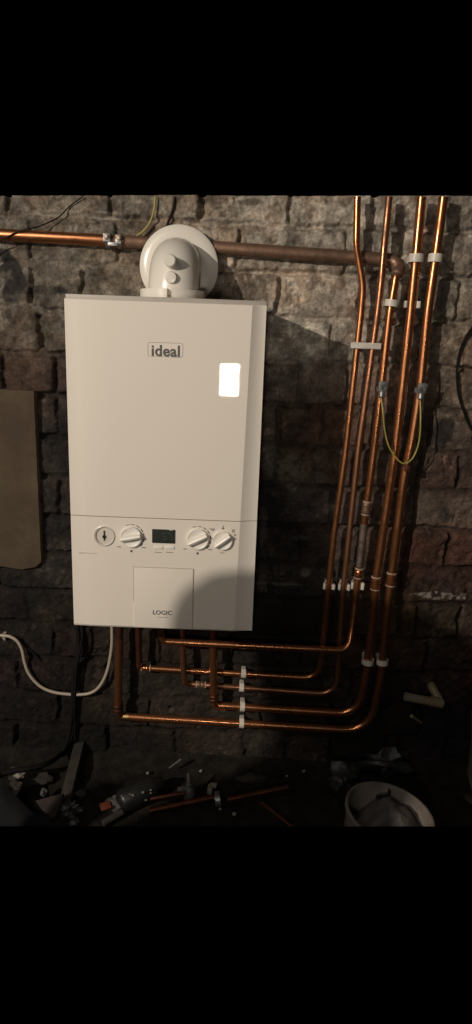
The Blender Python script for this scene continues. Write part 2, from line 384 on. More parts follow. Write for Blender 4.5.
# ------------------------------------------------------------------ boiler
ZB, ZT, YO, YF = .52, 1.22, -.26, -.270
zseam = P(160, 518.6, YF).z
boiler = thing('boiler', (0, -.13, ZB), 'white wall-hung combi boiler with three dials and a small display on its glossy front', 'boiler')
bm = B(); box(bm, (0, (YO)/2-.001, (ZB+ZT)/2), (.391, -YO-.006, ZT-ZB-.004), bev=.004); obj('casing', bm, M['casing'], boiler)
def front(z0, z1, top_cap, bot_cap):
    """glossy cover: flat middle, both long edges curve back"""
    bm = B(); rows = []
    zz = []
    if top_cap: zz += [(z1-.0085, 0.75), (z1-.010, 1)]
    else: zz += [(z1, 1), (z1-.01, 1)]
    n = 10
    zz += [(z1-.01+(z0+.01-(z1-.01))*k/n, 1) for k in range(1, n)]
    if bot_cap: zz += [(z0+.005, 1), (z0+.001, .75), (z0, .55)]
    else: zz += [(z0+.01, 1), (z0, 1)]
    for z, f in zz:
        xe = .170-.0125*(ZT-z)/(ZT-ZB); r = []
        prof = [(-.1975, 0.0)]
        m_ = 8
        pts = []
        for k in range(m_+1):
            t = k/m_; x = .1975-(.1975-xe)*t; pts.append((x, t**1.7))
        left = [(-x, 1-(1-h)*.3) for x, h in pts]; right = [(x, h) for x, h in pts][::-1]
        mid = [(-xe+2*xe*k/6, 1) for k in range(1, 6)]
        for x, h in left+mid+right: r.append(bm.verts.new((x, YO+(YF-YO)*h*f, z)))
        rows.append(r)
    for a, b in zip(rows, rows[1:]):
        for k in range(len(a)-1): bm.faces.new((a[k], a[k+1], b[k+1], b[k]))
    # returns to the back
    back = [[bm.verts.new((v.co.x, YO+.012, v.co.z)) for v in (r[0], r[-1])] for r in rows]
    for (a, b), (a2, b2), (r, r2) in zip(back, back[1:], zip(rows, rows[1:])):
        bm.faces.new((a, r[0], r2[0], a2)); bm.faces.new((r[-1], b, b2, r2[-1]))
    for r, bb in ((rows[0], back[0]), (rows[-1], back[-1])): bm.faces.new([bb[0]]+r+[bb[1]])
    return bm
fpo = obj('front_panel', front(zseam+.0008, ZT, True, False), M['white_gloss'], boiler)
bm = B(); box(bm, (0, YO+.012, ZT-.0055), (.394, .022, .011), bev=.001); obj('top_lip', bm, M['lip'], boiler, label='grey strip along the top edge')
cpn = obj('control_panel', front(ZB, zseam-.0008, False, True), M['white_gloss'], boiler)
for o_ in (fpo, cpn): o_.data.set_sharp_from_angle(angle=math.radians(13))
bm = B(); box(bm, (0, YO+.006, zseam), (.388, .010, .006)); obj('panel_seam', bm, M['seam'], boiler, smooth=False)
def fp(px, py, off=0.0): return P(px, py, YF-off)
# maker badge
lw = (fp(180, 352)-fp(151, 351)).length
put_text('maker_name', 'ideal', fp(165.6, 350.8, .0006), lw*.97, M['grey_print'], boiler, bold=.022, sx=1.0)
bm = B(); c = fp(165.3, 350, .0004); w_, h_ = .0345, .0155
pth = []
for cx, cz, a0 in ((w_-.004, h_-.006, 0), (-w_+.004, h_-.006, 90), (-w_+.004, -h_+.006, 180), (w_-.004, -h_+.006, 270)):
    for k in range(5):
        a = math.radians(a0+k*22.5); pth.append(Vector((cx+.004*math.cos(a), 0, cz+.004*math.sin(a)+(.002*(1-(cx/w_)**2)))))
pth.append(pth[0].copy()); tube(bm, [c+p for p in pth], .00042, seg=6, caps=False); obj('badge_outline', bm, M['pale_print'], boiler)
put_text('model_name', 'LOGIC', fp(162.3, 612.6, .0026), .041, M['grey_print'], boiler, bold=.006)
bm = B(); c = fp(162.5, 617.2, .0024); box(bm, c, (.024, .0006, .0012)); obj('name_underline', bm, M['pale_print'], boiler, smooth=False)
# drop-down flap outline
x0, x1 = fp(133.6, 567).x, fp(193.5, 569).x; zf1 = fp(160, 568).z; zf0 = ZB+.004
bm = B(); box(bm, ((x0+x1)/2, YF-.0006, (zf0+zf1)/2), (x1-x0-.001, .0028, zf1-zf0), bev=.0009); obj('flap', bm, M['white_gloss'], boiler)
bm = B()
box(bm, ((x0+x1)/2, YF-.0002, zf1+.0007), (x1-x0+.002, .0010, .0014)); box(bm, (x1+.0006, YF-.0002, (zf0+zf1)/2), (.0016, .0010, zf1-zf0)); box(bm, (x0-.0004, YF-.0002, (zf0+zf1)/2+.03), (.0008, .0010, zf1-zf0-.06))
obj('flap_gap', bm, M['seam'], boiler, smooth=False)
# faint line under the dials
bm = B(); box(bm, ((fp(76,553).x+fp(101,553).x)/2-.001, YF-.0001, fp(92,553.2).z), (.040, .0006, .0009)); obj('moulding_line', bm, M['pale_print'], boiler, smooth=False)
# pressure gauge
c = fp(104.3, 535.8)
bm = B(); lathe(bm, c, (0,-1,0), [(.0225,-.001),(.0225,.0022),(.0208,.0030),(.0190,.0014),(.0180,.0004),(.0005,.0004)], 40, caps=False)
g = obj('gauge', bm, M['gauge'], boiler)
bm = B(); box(bm, c+Vector((0,-.0022,.001)), (.0022,.001,.022)); lathe(bm, c+Vector((0,-.0008,-.0015)), (0,-1,0), [(.0038,0),(.0038,.002)], 14); obj('needle', bm, M['black'], g)
bm = B()
arc = [(c+Vector((-.0185*math.cos(t), -.0012, .0185*math.sin(t)))) for t in [math.radians(-80+k*10) for k in range(18)]]
tube(bm, arc, [.0016*math.sin(PI*(k+.5)/18)+.0003 for k in range(18)], 6); obj('gauge_rim_shadow_gap', bm, M['seam'], g)  # crescent painted as the shade inside the left rim
# dials
def dial(px, py, r, ang, marks=True):
    c = fp(px, py)
    bm = B(); lathe(bm, c, (0,-1,0), [(r,-.001),(r,.004),(r*.97,.006),(r*.90,.0065),(r*.86,.0055),(r*.80,.0045),(.0003,.0045)], 44, caps=False)
    k = obj('dial', bm, M['knob_white'], boiler)
    bm = B(); a = math.radians(ang)
    rot = Matrix.Rotation(-a, 3, 'Y')
    rows = []
    for t in [-1+2*i/14 for i in range(15)]:
        w = r*.29*math.sqrt(max(0, 1-.30*t*t)); x = t*r*.93
        rows.append([bm.verts.new(c+rot @ Vector((x, y, z))) for z, y in ((-w,-.004),(-w*.55,-.0145),(0,-.0165),(w*.55,-.0145),(w,-.004))])
    for p, q in zip(rows, rows[1:]):
        for i in range(4): bm.faces.new((p[i], p[i+1], q[i+1], q[i]))
    bm.faces.new(rows[0]); bm.faces.new(rows[-1]); obj('grip', bm, M['knob_white'], k)
    bm = B(); box(bm, c+rot @ Vector((r*.05, -.0047, -r*.42)), (r*1.5, .0010, .0013), rot); obj('grip_line', bm, M['seam'], k, smooth=False)
    bm = B()
    if marks:
        for i in range(7):
            t0, t1 = math.radians(115-i*24), math.radians(115-i*24-17); rr = r*1.17
            pts = [c+Vector((rr*math.cos(t0+(t1-t0)*j/4), -.0004, rr*math.sin(t0+(t1-t0)*j/4))) for j in range(5)]
            tube(bm, pts, .0006+.00022*i/1.5, 6)
        for sx_, zz in ((-1.12,-1.0),(1.15,-.98)): box(bm, c+Vector((sx_*r, -.0004, zz*r)), (.008,.0006,.0014))
        box(bm, c+Vector((0,-.0004,-r*1.38)), (.0045,.0006,.0045))
    else:
        box(bm, c+Vector((0,-.0004,r*1.33)), (.002,.0006,.009)); box(bm, c+Vector((0,-.0004,r*1.22)), (.005,.0006,.003))
        box(bm, c+Vector((-r*1.05,-.0004,r*1.12)), (.011,.0006,.0026)); box(bm, c+Vector((-r*1.0,-.0004,r*1.0)), (.005,.0006,.002))
        box(bm, c+Vector((r*1.02,-.0004,r*1.0)), (.006,.0006,.007)); box(bm, c+Vector((r*1.2,-.0004,r*.6)), (.005,.0006,.004))
        box(bm, c+Vector((0,-.0004,-r*1.3)), (.010,.0006,.0014))
    obj('dial_marking', bm, M['grey_print'] if marks else M['pale_print'], boiler, smooth=False)
dial(131.3, 536.8, .0232, 12); dial(197.8, 538.9, .0235, 27); dial(222.6, 540.2, .0215, 38, marks=False)
# display
c = fp(163.6, 536.2); w_ = fp(175.2,536).x-fp(152.2,536).x
bm = B(); box(bm, c+Vector((0,-.0006,0)), (w_, .003, .0305), bev=.001); d = obj('display', bm, M['lcd'], boiler)
bm = B()
def seg7(cx, s):
    h, w, t = .0145, .0075, .0016
    S = dict(a=((0,h/2),(w,t)), g=((0,0),(w,t)), d=((0,-h/2),(w,t)), f=((-w/2,h/4),(t,h/2)), b=((w/2,h/4),(t,h/2)), e=((-w/2,-h/4),(t,h/2)), c=((w/2,-h/4),(t,h/2)))
    for k in s:
        (px_, pz_), (sx_, sz_) = S[k]; box(bm, c+Vector((cx+px_, -.0023, pz_)), (sx_, .0004, sz_))
seg7(.001, 'afgcd'); seg7(.0125, 'abc'); box(bm, c+Vector((.0185,-.0023,-.006)), (.002,.0004,.002))
obj('digits', bm, M['lcd_digit'], d, smooth=False)
for px in (158.2, 169.6):
    bm = B(); box(bm, fp(px, 547.6, .0008), (.0195, .003, .0062), bev=.0012); b_ = obj('button', bm, M['knob_white'], boiler)
    bm = B(); box(bm, fp(px, 552.3, .0003), (.0155, .0005, .0018)); obj('button_caption', bm, M['pale_print'], boiler, smooth=False)

# ------------------------------------------------------------------ flue
ye = -.135; cb = P(173, 293, ye); rE = .0535
zc = P(174, 262, -.11).z; xe = P(174, 262, ye).x
flue = thing('flue_elbow', (xe, ye, ZT), 'white flue elbow turning back from the top of the boiler into the wall', 'flue')
bm = B(); Rb = .062
path = [Vector((xe, ye, ZT-.002)), Vector((xe, ye, zc-Rb))] + [Vector((xe, ye+Rb*(1-math.cos(t)), zc-Rb+Rb*math.sin(t))) for t in [PI/2*k/14 for k in range(1, 15)]] + [Vector((xe, -.02, zc)), Vector((xe, .0, zc))]
tube(bm, path, rE, seg=48); obj('elbow', bm, M['flue_white'], flue)
pc = P(178.8, 266.5, -.052)
bm = B(); lathe(bm, Vector((pc.x, .002, pc.z)), (0,-1,0), [(.0540,.042),(.0870,.042),(.0885,.045),(.0880,.050),(.0850,.053),(.070,.055),(.0530,.056)], 64, caps=True); obj('wall_plate', bm, M['flue_white'], flue)
zc1, zc0 = P(173, 288.6, ye-rE-.012).z, P(173, 297.5, ye-rE-.012).z
bm = B(); rC = .0690
a0, a1 = math.radians(4), math.radians(356)
arc_band(bm, (xe-.002, ye, (zc0+zc1)/2), (0,0,1), rE-.002, rC, zc1-zc0, a0, a1, 60); obj('clamp_collar', bm, M['flue_white'], flue)
bm = B(); lathe(bm, (xe, ye, ZT-.002), (0,0,1), [(.082,0),(.082,.004),(.070,.006)], 48); obj('turret_ring', bm, M['flue_white'], flue)
q = P(170.3, 261.0, ye-.052); bm = B(); lathe(bm, q+Vector((0,.045,0)), (0,-1,0), [(.0130,0),(.0130,.050),(.0118,.056),(.0100,.0575)], 28); obj('test_point_cap', bm, M['flue_white'], flue)
q = P(171, 277.4, ye-.056); bm = B(); lathe(bm, q+Vector((0,.02,0)), (0,-1,0), [(.0118,0),(.0118,.020),(.0105,.0235),(.004,.0245)], 28); obj('test_point_plug', bm, M['flue_white'], flue)

# ------------------------------------------------------------------ pipes
def near(path, q):
    return min(range(len(path)), key=lambda i: (path[i]-q).length)
def at_px(pts_px, y):  return [P(px, py, y) for px, py in pts_px]
def on_path(path, px, py):
    """closest point on path to the sight line of (px,py): returns point, direction"""
    best = None
    d = ray(px, py).normalized()
    for a, b in zip(path, path[1:]):
        u = b-a; u_ = u-d*u.dot(d); w0 = a-CAM; w_ = w0-d*w0.dot(d)
        k = min(1, max(0, -w_.dot(u_)/max(u_.dot(u_), 1e-12))); p = a+u*k; e = w_+u_*k
        if best is None or e.length < best[0]-1e-7: best = (e.length, p, (b-a).normalized())
    return best[1], best[2]
def coupling(parent, path, px, py, r, L=.026, m='copper', rings=True, name='coupling'):
    p, t = on_path(path, px, py); x, y, d = frame(t)
    bm = B(); prof = [(r*1.02,-L/2-.001),(r*1.18,-L/2),(r*1.18,-L/2+.004)]
    if rings: prof += [(r*1.30,-L/2+.0055),(r*1.30,-L/2+.008),(r*1.15,-L/2+.0095),(r*1.15,L/2-.0095),(r*1.30,L/2-.008),(r*1.30,L/2-.0055)]
    prof += [(r*1.18,L/2-.004),(r*1.18,L/2),(r*1.02,L/2+.001)]
    lathe(bm, p, d, prof, 20); co_ = obj(name, bm, M[m], parent)
    if rings and m != 'copper_dark':
        for h in (-L/2-.001, L/2+.001):
            b2 = B(); lathe(b2, p, d, [(r*1.0,h-.0022),(r*1.22,h-.0012),(r*1.22,h+.0012),(r*1.0,h+.0022)], 20); obj('solder_ring', b2, M['solder'], co_)
    return co_
def pipe_run(label, pts, r, m='copper', rad=.03, couplings=(), clip='t', name='copper_pipe', group=None, tail=0):
    path = fillet(pts, rad)
    if tail:                                            # tail going up into the boiler, copper darkened to imitate shade
        cut = near(path, Vector(pts[-tail]))+2; path_tail = path[cut:]; path = path[:cut+1]
    zmin = min(p.z for p in path); base = min(path, key=lambda p: p.z)
    t = thing(name, base, label, 'pipe', group)
    bm = B(); tube(bm, path, r, seg=18); obj('tube', bm, M[m], t, clip=clip)
    if tail:
        bm = B(); tube(bm, path_tail, r*1.01, seg=18); obj('tail', bm, M['copper_dark'], t, label='dark tarnished tail up to the boiler')
        path = path+path_tail[1:]
    for c in couplings:
        kw = dict(c[2]) if len(c) > 2 else {}
        coupling(t, path, c[0], c[1], r, **kw)
    return t, path
YV = -.052
R15, R22 = .0078, .0104
rings = dict(L=.022)
# A : first upright, turns left into second horizontal
hA = [(308,677.5),(139.5,667.5)]
Apts = [P(357.6,188,YV), P(356.3,246,YV), P(363.2,287,YV), P(361,313,YV), P(345.2,455,YV), P(334,535,YV), P(327.3,600,YV), P(323,645,-.042), P(319,678.3,-.036), P(139.5,667.5,-.036), P(139,664,-.052), P(137.5,600,-.062)]
A, pA = pipe_run('slim copper pipe with a kink near the top, leftmost upright, turning left under the boiler', Apts, R15, rad=[.02,.02,.01,.01,.01,.01,.01,.055,.006,.01], tail=2, couplings=[(146,668,dict(L=.02)),(329,586,dict(rings=False,L=.018))])
Bpts = [P(390,188,YV), P(384.6,242,YV), P(381,284,YV), P(377.6,313,YV), P(358.3,450,YV), P(349.2,535,YV), P(342.3,600,YV), P(339.5,645,-.042), P(336.5,694.5,-.036), P(190,683.8,-.036), P(184.5,682.5,-.050), P(183,660,-.056), P(181.5,600,-.066)]
Bp, pB = pipe_run('slim dull copper upright pipe beside the kinked one, turning into the third horizontal', Bpts, R15, m='copper_mid', rad=[.02,.02,.01,.01,.01,.01,.01,.055,.006,.01,.01], couplings=[(201,684.5,dict(L=.022,m='copper_dull'))])
# C : gas, starts at elbow of the top pipe, ends in the upper horizontal
Cpts = [P(398,271,-.045), P(396,276,YV), P(389.8,313,YV), P(373.4,455,YV), P(364.4,522,YV), P(359,570,YV), P(355,602,YV), P(351.5,630,-.062), P(348.0,650.5,-.080), P(163,641.3,-.080), P(160.6,632,-.085), P(160,600,-.085)]
RC = .0088
Cp, pC = pipe_run('copper pipe starting below the top pipe, middle of five uprights, turning into the uppermost horizontal', Cpts, RC, rad=[.01,.01,.01,.01,.01,.01,.01,.045,.012,.01],
    couplings=[(366,508,dict(L=.030,m='copper_dull')),(358,573,dict(L=.022)),(357,585,dict(L=.03,rings=False))])
bm = B(); i0 = [p for p in pC if P(0,527,YV).z > p.z > 0]
s = on_path(pC, 364, 524)[0]; e = on_path(pC, 359, 566)[0]
tube(bm, [s+Vector((0,-.0003,0)), e+Vector((0,-.0003,0))], RC*1.06, 18); obj('solder_smear', bm, M['smear'], Cp, label='grey solder-smeared length of the pipe')
Dpts = [P(422.5,188,-.050), P(416.8,250,-.050), P(410.6,313,-.050), P(394.6,455,-.050), P(384.8,520,-.050), P(376,580,-.050), P(372.6,620,-.050), P(366.4,672,-.046), P(358,714.0,-.040), P(217,705.2,-.040), P(214,702,-.056), P(213.2,640,-.060), P(212.5,600,-.064)]
Dp, pD = pipe_run('thick copper pipe, second upright from the right, turning left into the fourth horizontal', Dpts, R22, rad=[.01,.01,.01,.01,.01,.01,.01,.075,.01,.01,.01],
    tail=2, couplings=[(375.5,583,dict(L=.030)),(221,705.5,dict(L=.02,rings=False)),(213.5,697,dict(L=.024,m='copper_dark'))])
Epts = [P(444.8,188,-.050), P(436.6,250,-.050), P(427.6,313,-.050), P(414,440,-.050), P(404.4,475,-.050), P(393.8,560,-.050), P(389.6,583,-.050), P(386.6,615,-.050), P(381.4,672,-.050), P(369,731.5,-.044), P(121,715.6,-.044), P(118.0,712,-.058), P(119,640,-.060), P(119.5,600,-.062)]
Epts = [P(444.8,188,-.050), P(436.6,250,-.050), P(427.6,313,-.050), P(420.5,385,-.050), P(412.0,440,-.050), P(404.2,475,-.050), P(393.8,558,-.050), P(386.6,615,-.050), P(381.4,672,-.050), P(370,731.0,-.044), P(121,716.2,-.044), P(118.0,712,-.058), P(119,640,-.060), P(119.5,600,-.062)]
Ep, pE = pipe_run('thick copper pipe farthest right of the uprights, turning left into the lowest horizontal', Epts, R22, rad=[.03]*8+[.080,.01,.01,.01],
    tail=2, couplings=[(390,579,dict(L=.030)),(125,716.6,dict(L=.022,m='brass',rings=False)),(118,707,dict(L=.026,m='copper_dark'))])
# top horizontal pipe
RT_ = .0140; YT = -.028
top = thing('copper_pipe', P(200,246,YT), 'thick tarnished copper pipe running level across the top of the wall behind the flue', 'pipe')
tp = [P(-25,233.4,YT), P(108,240.5,YT), P(215,247.5,YT), P(386,259.5,YT)]
bm = B(); tube(bm, tp[:2], RT_*.93, 20); obj('bright_tube', bm, M['copper'], top, label='bright clean length of the pipe')
bm = B(); tube(bm, [tp[1], P(150,243.2,YT)], RT_, 20); obj('tarnished_tube', bm, M['copper_dull'], top, label='brown tarnished length left of the flue')
bm = B(); tube(bm, fillet([P(205,246.8,YT), tp[2], P(390,259.8,YT), P(396,262.5,YT-.004), P(398.3,270,YT-.012)], [.02,.012,.012]), RT_, 20); obj('tarnished_tube', bm, M['copper_dull'], top, label='brown tarnished length right of the flue')
bm = B(); q = P(398, 271, -.044); lathe(bm, q, (pC[2]-pC[0]).normalized(), [(.012,-.010),(.0135,-.008),(.0135,.010),(.0105,.013),(.0105,.018)], 20); obj('reducer', bm, M['copper_dull'], top)

# ------------------------------------------------------------------ clips
def clip(path, px, py, r, label, L=.013, openf=False, group=None, wide=0, name='pipe_clip'):
    p, t = on_path(path, px, py)
    th = thing(name, p, label, 'pipe clip', group)
    d = t; out = Vector((0,-1,0)); out = (out-d*out.dot(d)).normalized(); side = out.cross(d)
    bm = B()
    if openf: arc_band(bm, p, d, r+.0005, r+.0045, L, math.radians(52), math.radians(308), 26)
    else: arc_band(bm, p, d, r+.0004, r+.0035, L, math.radians(-178), math.radians(178), 34)
    obj('ring', bm, M['clip'], th)
    rot = Matrix((side, -out, d)).transposed()
    y1 = .004; dep = (y1-p.y)-r
    bm = B(); box(bm, p-out*(r+dep/2+.001), (r*1.7+wide, dep, L*.92), rot, bev=.0012); obj('base', bm, M['clip'], th)
    if openf:
        for s_ in (-1, 1):
            bm = B(); box(bm, p+side*s_*(r+.0035)+out*(r*.55), (.0045, .010, L), rot, bev=.001); obj('jaw', bm, M['clip'], th)
    return th
clip(pD, 415.8, 258.3, .0125, 'white plastic clip closed round the second upright pipe from the right, near the top', L=.0175)
clip(pE, 435.2, 258.3, .0125, 'white plastic clip closed round the pipe farthest right, near the top', L=.0175)
clip(pC, 392.0, 303.3, .0125, 'white plastic clip closed round the top of the middle upright pipe', L=.0145)
clip(pD, 411.2, 304.6, .0118, 'white open-fronted clip behind the second upright pipe from the right, below its closed clip', L=.0150, openf=True)
# double band across A and B
pa, ta = on_path(pA, 357.4, 345.4); pb, tb = on_path(pB, 373.2, 346.0)
th = thing('pipe_clip', pa, 'white double clip holding the two slim upright pipes together', 'pipe clip')
bm = B(); ax = (pb-pa).normalized(); cen = (pa+pb)/2+Vector((0,-.009,0)); rot = Matrix((ax, Vector((0,1,0)), ax.cross(Vector((0,1,0))))).transposed()
box(bm, cen, ((pb-pa).length+.033, .005, .0135), rot, bev=.001); obj('strap', bm, M['clip'], th)
for p, t in ((pa, ta), (pb, tb)):
    bm = B(); arc_band(bm, p, t, R15+.0003, R15+.003, .0135, math.radians(-178), math.radians(178), 30); obj('ring', bm, M['clip'], th)
    bm = B(); box(bm, p+Vector((0,.030,0)), (.014, .045, .012)); obj('base', bm, M['clip'], th, smooth=False)
clip(pA, 329.2, 586, R15+.001, 'white open-fronted clip low on the leftmost upright pipe', L=.014, openf=True)
clip(pB, 344.4, 586.5, R15+.001, 'white open-fronted clip low on the second upright pipe from the left', L=.015, openf=True)
clip(pC, 357.2, 585.0, RC+.0015, 'white open-fronted clip low on the middle upright pipe, under its solder ring', L=.018, openf=True)
clip(pD, 367.6, 661.0, .0120, 'white plastic cup clip at the foot of the second upright pipe from the right', L=.0145)
clip(pE, 382.6, 661.4, .0120, 'white plastic cup clip at the foot of the upright pipe farthest right', L=.0145)
for pth_, px, py, r, lb in ((pA, 243.6, 673.2, R15, 'small white clip on the second horizontal pipe from the top'), (pB, 241.6, 687.0, R15, 'small white clip on the third horizontal pipe from the top'),
                        (pD, 242.4, 706.2, R22*.9, 'small white clip on the fourth horizontal pipe, second from the bottom'), (pE, 241.6, 723.6, R22*.9, 'small white clip on the lowest horizontal pipe')):
    t_ = clip(pth_, px, py, r-.0004, lb, L=.0125)
    p, t = on_path(pth_, px, py)
    bm = B(); box(bm, p+Vector((0,.002,r+.0030)), (.0125,.010,.005), bev=.001); obj('latch', bm, M['clip'], t_)

# ------------------------------------------------------------------ earth clamps and wire
def earth_clamp(path, px, py, r, label):
    p, t = on_path(path, px, py); th = thing('earth_clamp', p, label, 'clamp')
    d = t; out = Vector((0,-1,0)); out = (out-d*out.dot(d)).normalized(); side = out.cross(d); rot = Matrix((side, -out, d)).transposed()
    if d.z < 0: pass
    upv = d if d.z > 0 else -d
    bm = B(); arc_band(bm, p, d, r+.0002, r+.0022, .011, math.radians(-178), math.radians(178), 30); obj('strap', bm, M['steel'], th)
    bm = B(); box(bm, p+out*(r+.006)+upv*.006, (.0185,.012,.020), rot, bev=.001)
    box(bm, p+out*(r+.013)+upv*.013, (.021,.002,.010), rot, bev=.0004); obj('screw_block', bm, M['steel'], th)
    for s_ in (-1,1):
        bm = B(); lathe(bm, p+out*(r+.012)+side*.0048*s_+upv*.004, out, [(.0036,0),(.0036,.004),(.0028,.005)], 14); obj('screw', bm, M['steel'], th)
    bm = B(); lathe(bm, p+out*(r+.006)-upv*.004, -upv, [(.006,0),(.0075,.002),(.0075,.013),(.005,.016),(.003,.017)], 18); obj('terminal', bm, M['steel'], th)
    return p+out*(r+.006)-upv*.020
w1 = earth_clamp(pC, 383.6, 389, RC, 'galvanised earth clamp on the middle upright pipe, left end of the loop wire')
w2 = earth_clamp(pE, 419.6, 390.5, R22, 'galvanised earth clamp on the upright pipe farthest right, right end of the loop wire')
YW = -.078
pts = [w1] + at_px([(383,412),(384.5,428),(388,444),(394,455),(401,462.5),(406,462.8),(412,459),(417,449),(419.8,436),(420.6,420)], YW) + [w2]
bm = B(); tube(bm, smooth_path(pts), .0019, 8)
o = obj('earth_wire', bm, M['wire_green']); tag(o, 'yellow-green earth wire hanging in a loop between the two clamps on the uprights', 'wire')
p, t = on_path(pE, 405.5, 467); th = thing('cable_tie', p, 'dull brown tie at the lowest point of the hanging wire loop, around the right pipe', 'cable tie')
bm = B(); arc_band(bm, p, t, R22+.0002, R22+.003, .013, math.radians(-178), math.radians(178), 30); obj('band', bm, M['copper_dark'], th)
bm = B(); box(bm, p+Vector((0,-R22-.005,0)), (.014,.009,.016), bev=.002); obj('tie_head', bm, M['copper_dark'], th)
# clamp on top pipe
p, t = on_path(tp, 114, 240.9); th = thing('earth_clamp', p, 'bright steel earth clamp on the level top pipe, left of the flue', 'clamp')
for dxx in (-.012, .014):
    bm = B(); arc_band(bm, p+t*dxx, t, RT_, RT_+.0025, .009, math.radians(-178), math.radians(178), 30); obj('strap', bm, M['steel'], th)
bm = B(); box(bm, p+t*-.012+Vector((0,-RT_-.005,.003)), (.016,.010,.018), bev=.002); box(bm, p+t*.014+Vector((0,-RT_-.005,.001)), (.013,.010,.020), bev=.002)
box(bm, p+t*.001+Vector((0,-RT_-.004,-.009)), (.022,.006,.008), bev=.001); obj('jaw', bm, M['steel'], th)
for dxx, dzz in ((-.013,.005),(.014,.004)):
    bm = B(); lathe(bm, p+t*dxx+Vector((0,-RT_-.010,dzz)), (0,-1,0), [(.0055,0),(.0055,.004),(.0035,.006)], 16); obj('screw', bm, M['solder'], th)
bm = B(); tube(bm, smooth_path([p+t*.018+Vector((0,-.018,-.002))]+at_px([(130,239),(141,233),(149,224),(153.5,212),(155,200),(155,188)], -.024)), .0021, 8)
o = obj('earth_wire', bm, M['wire_green'], clip='t'); tag(o, 'yellow-green wire curving up from the clamp on the top pipe', 'wire')
def cable(name, pts, r, material, label, cat='cable', clipm=None):
    bm = B(); tube(bm, smooth_path(pts), r, 10); o = obj(name, bm, material, clip=clipm); return tag(o, label, cat)
cable('black_string', at_px([(-14,250),(0,241),(14,233.5),(30,228.5)], -.044)+[P(40,226,-.034), P(58,217.5,-.022), P(70,206,-.020), P(82,197,-.020), P(88,192,-.020)], .0015, M['wire_black'], 'thin black string crossing over the left end of the top pipe', 'string', 't')
cable('black_cable', at_px([(176,188),(174,205),(171.5,214),(166,228),(163,238)], -.016), .0028, M['wire_black'], 'black cable dropping from above behind the flue elbow', 'cable', 't')
cable('black_cable', at_px([(482,318),(472,328),(463,343),(458.5,358),(457,376),(459,396),(464,412),(471,428),(482,440)], -.02), .0030, M['wire_black'], 'black cable bowing out at the right edge, beside the uprights')
cable('black_cable', at_px([(77,622),(78.5,640),(78,655),(74,672),(73,690),(72,712),(69,735),(62,752),(50,764)], -.03), .0062, M['wire_black'], 'thick black cable hanging below the left corner of the boiler')
cable('black_cable', at_px([(82,622),(82.5,636),(80,650),(76.5,668)], -.04)+[P(75,690,-.035), P(74.5,712,-.03), P(75,740,-.02)], .0035, M['wire_black'], 'thinner black cable beside the thick one under the left corner of the boiler')
cable('black_cable', at_px([(12,635),(20,642),(30,650),(40,660),(52,672),(63,683),(70,690)], -.012), .0030, M['wire_black'], 'black cable slanting down the wall behind the white cable')
th = thing('power_cable', P(60,690,-.03), 'white power cable sagging from the boiler to the left edge', 'cable')
bm = B(); tube(bm, smooth_path(at_px([(-12,634.5),(-4,635.3),(4,635.6),(11,637),(17.5,641.5),(22,650),(24.3,661),(28,672),(34.5,681),(43,688),(54,692.2),(66,694),(78,694.6),(89,693.4),(97,689),(103.5,680),(108,668),(111,652),(112,640),(111.8,626),(111.5,612)], -.030)), .0042, 12); obj('sheath', bm, M['wire_white'], th)
bm = B(); q = P(3.5,636.5,-.026); box(bm, q+Vector((0,.012,0)), (.009,.026,.013), bev=.002); box(bm, q+Vector((0,.014,-.008)), (.005,.02,.010), bev=.001); obj('cable_clip', bm, M['wire_white'], th)

# ------------------------------------------------------------------ board on the left
a_, b_ = P(33.5,391,-.030), P(41,562,-.030); xl = -.62
bm = B()
N = 26; front_v = []; 
edge = [(a_.x+(b_.x-a_.x)*k/N+.0016*mnoise.noise(Vector((k*.9,3,0))), a_.z+(b_.z-a_.z)*k/N) for k in range(N+1)]
loop = [(xl, a_.z+.004)]+edge+[(b_.x-.015, b_.z-.014), (b_.x-.05, b_.z-.022), (b_.x-.10, b_.z-.016), (xl, b_.z-.02)]
f1 = [bm.verts.new((x, -.030, z)) for x, z in loop]; f2 = [bm.verts.new((x, .0, z)) for x, z in loop]
bm.faces.new(f1); bm.faces.new(f2[::-1])
for k in range(len(f1)): bm.faces.new((f1[k], f2[k], f2[(k+1)%len(f1)], f1[(k+1)%len(f1)]))
o = obj('wall_board', bm, M['board']); tag(o, 'flat brown board fixed to the wall left of the boiler', 'board')

# ------------------------------------------------------------------ condensate elbow, stub, pale board at right
w3 = thing('waste_pipe', P(425,700,-.05), 'short cream plastic waste pipe with an elbow, on the dark wall right of the uprights', 'pipe')
pt = fillet([P(431,684,.0), P(431.5,686,-.02), P(441.5,703.5,-.055), P(405.5,696.5,-.065)], [.01,.012], 8)
bm = B(); tube(bm, pt, .0115, 20); obj('tube', bm, M['pvc'], w3)
q = P(441,702.8,-.056); bm = B(); tube(bm, [q+Vector((.002,0,-.001)), q+(P(425,700,-.06)-q)*.62], .0135, 20); obj('socket', bm, M['pvc'], w3)
bm = B(); tube(bm, [P(411.5,716,-.045), P(421,722.5,-.02)], [.005,.0035], 10); o = obj('pipe_stub', bm, M['pvc']); tag(o, 'small pale plastic stub poking from the wall under the cream elbow pipe', 'pipe')
pq, pr = P(470.5,714,-.10), P(468.0,776,-.10)
bm = B(); vs = []
for y in (-.10,-.085):
    vs.append([bm.verts.new((x, y, z)) for x, z in ((pq.x+.006,pq.z),(.95,pq.z+.03),(.95,.0),(pr.x+.02,.0),(pr.x,pr.z-.0),(pr.x+.001,(pr.z+pq.z)/2))])
bm.faces.new(vs[0]); bm.faces.new(vs[1][::-1])
for k in range(6): bm.faces.new((vs[0][k], vs[1][k], vs[1][(k+1)%6], vs[0][(k+1)%6]))
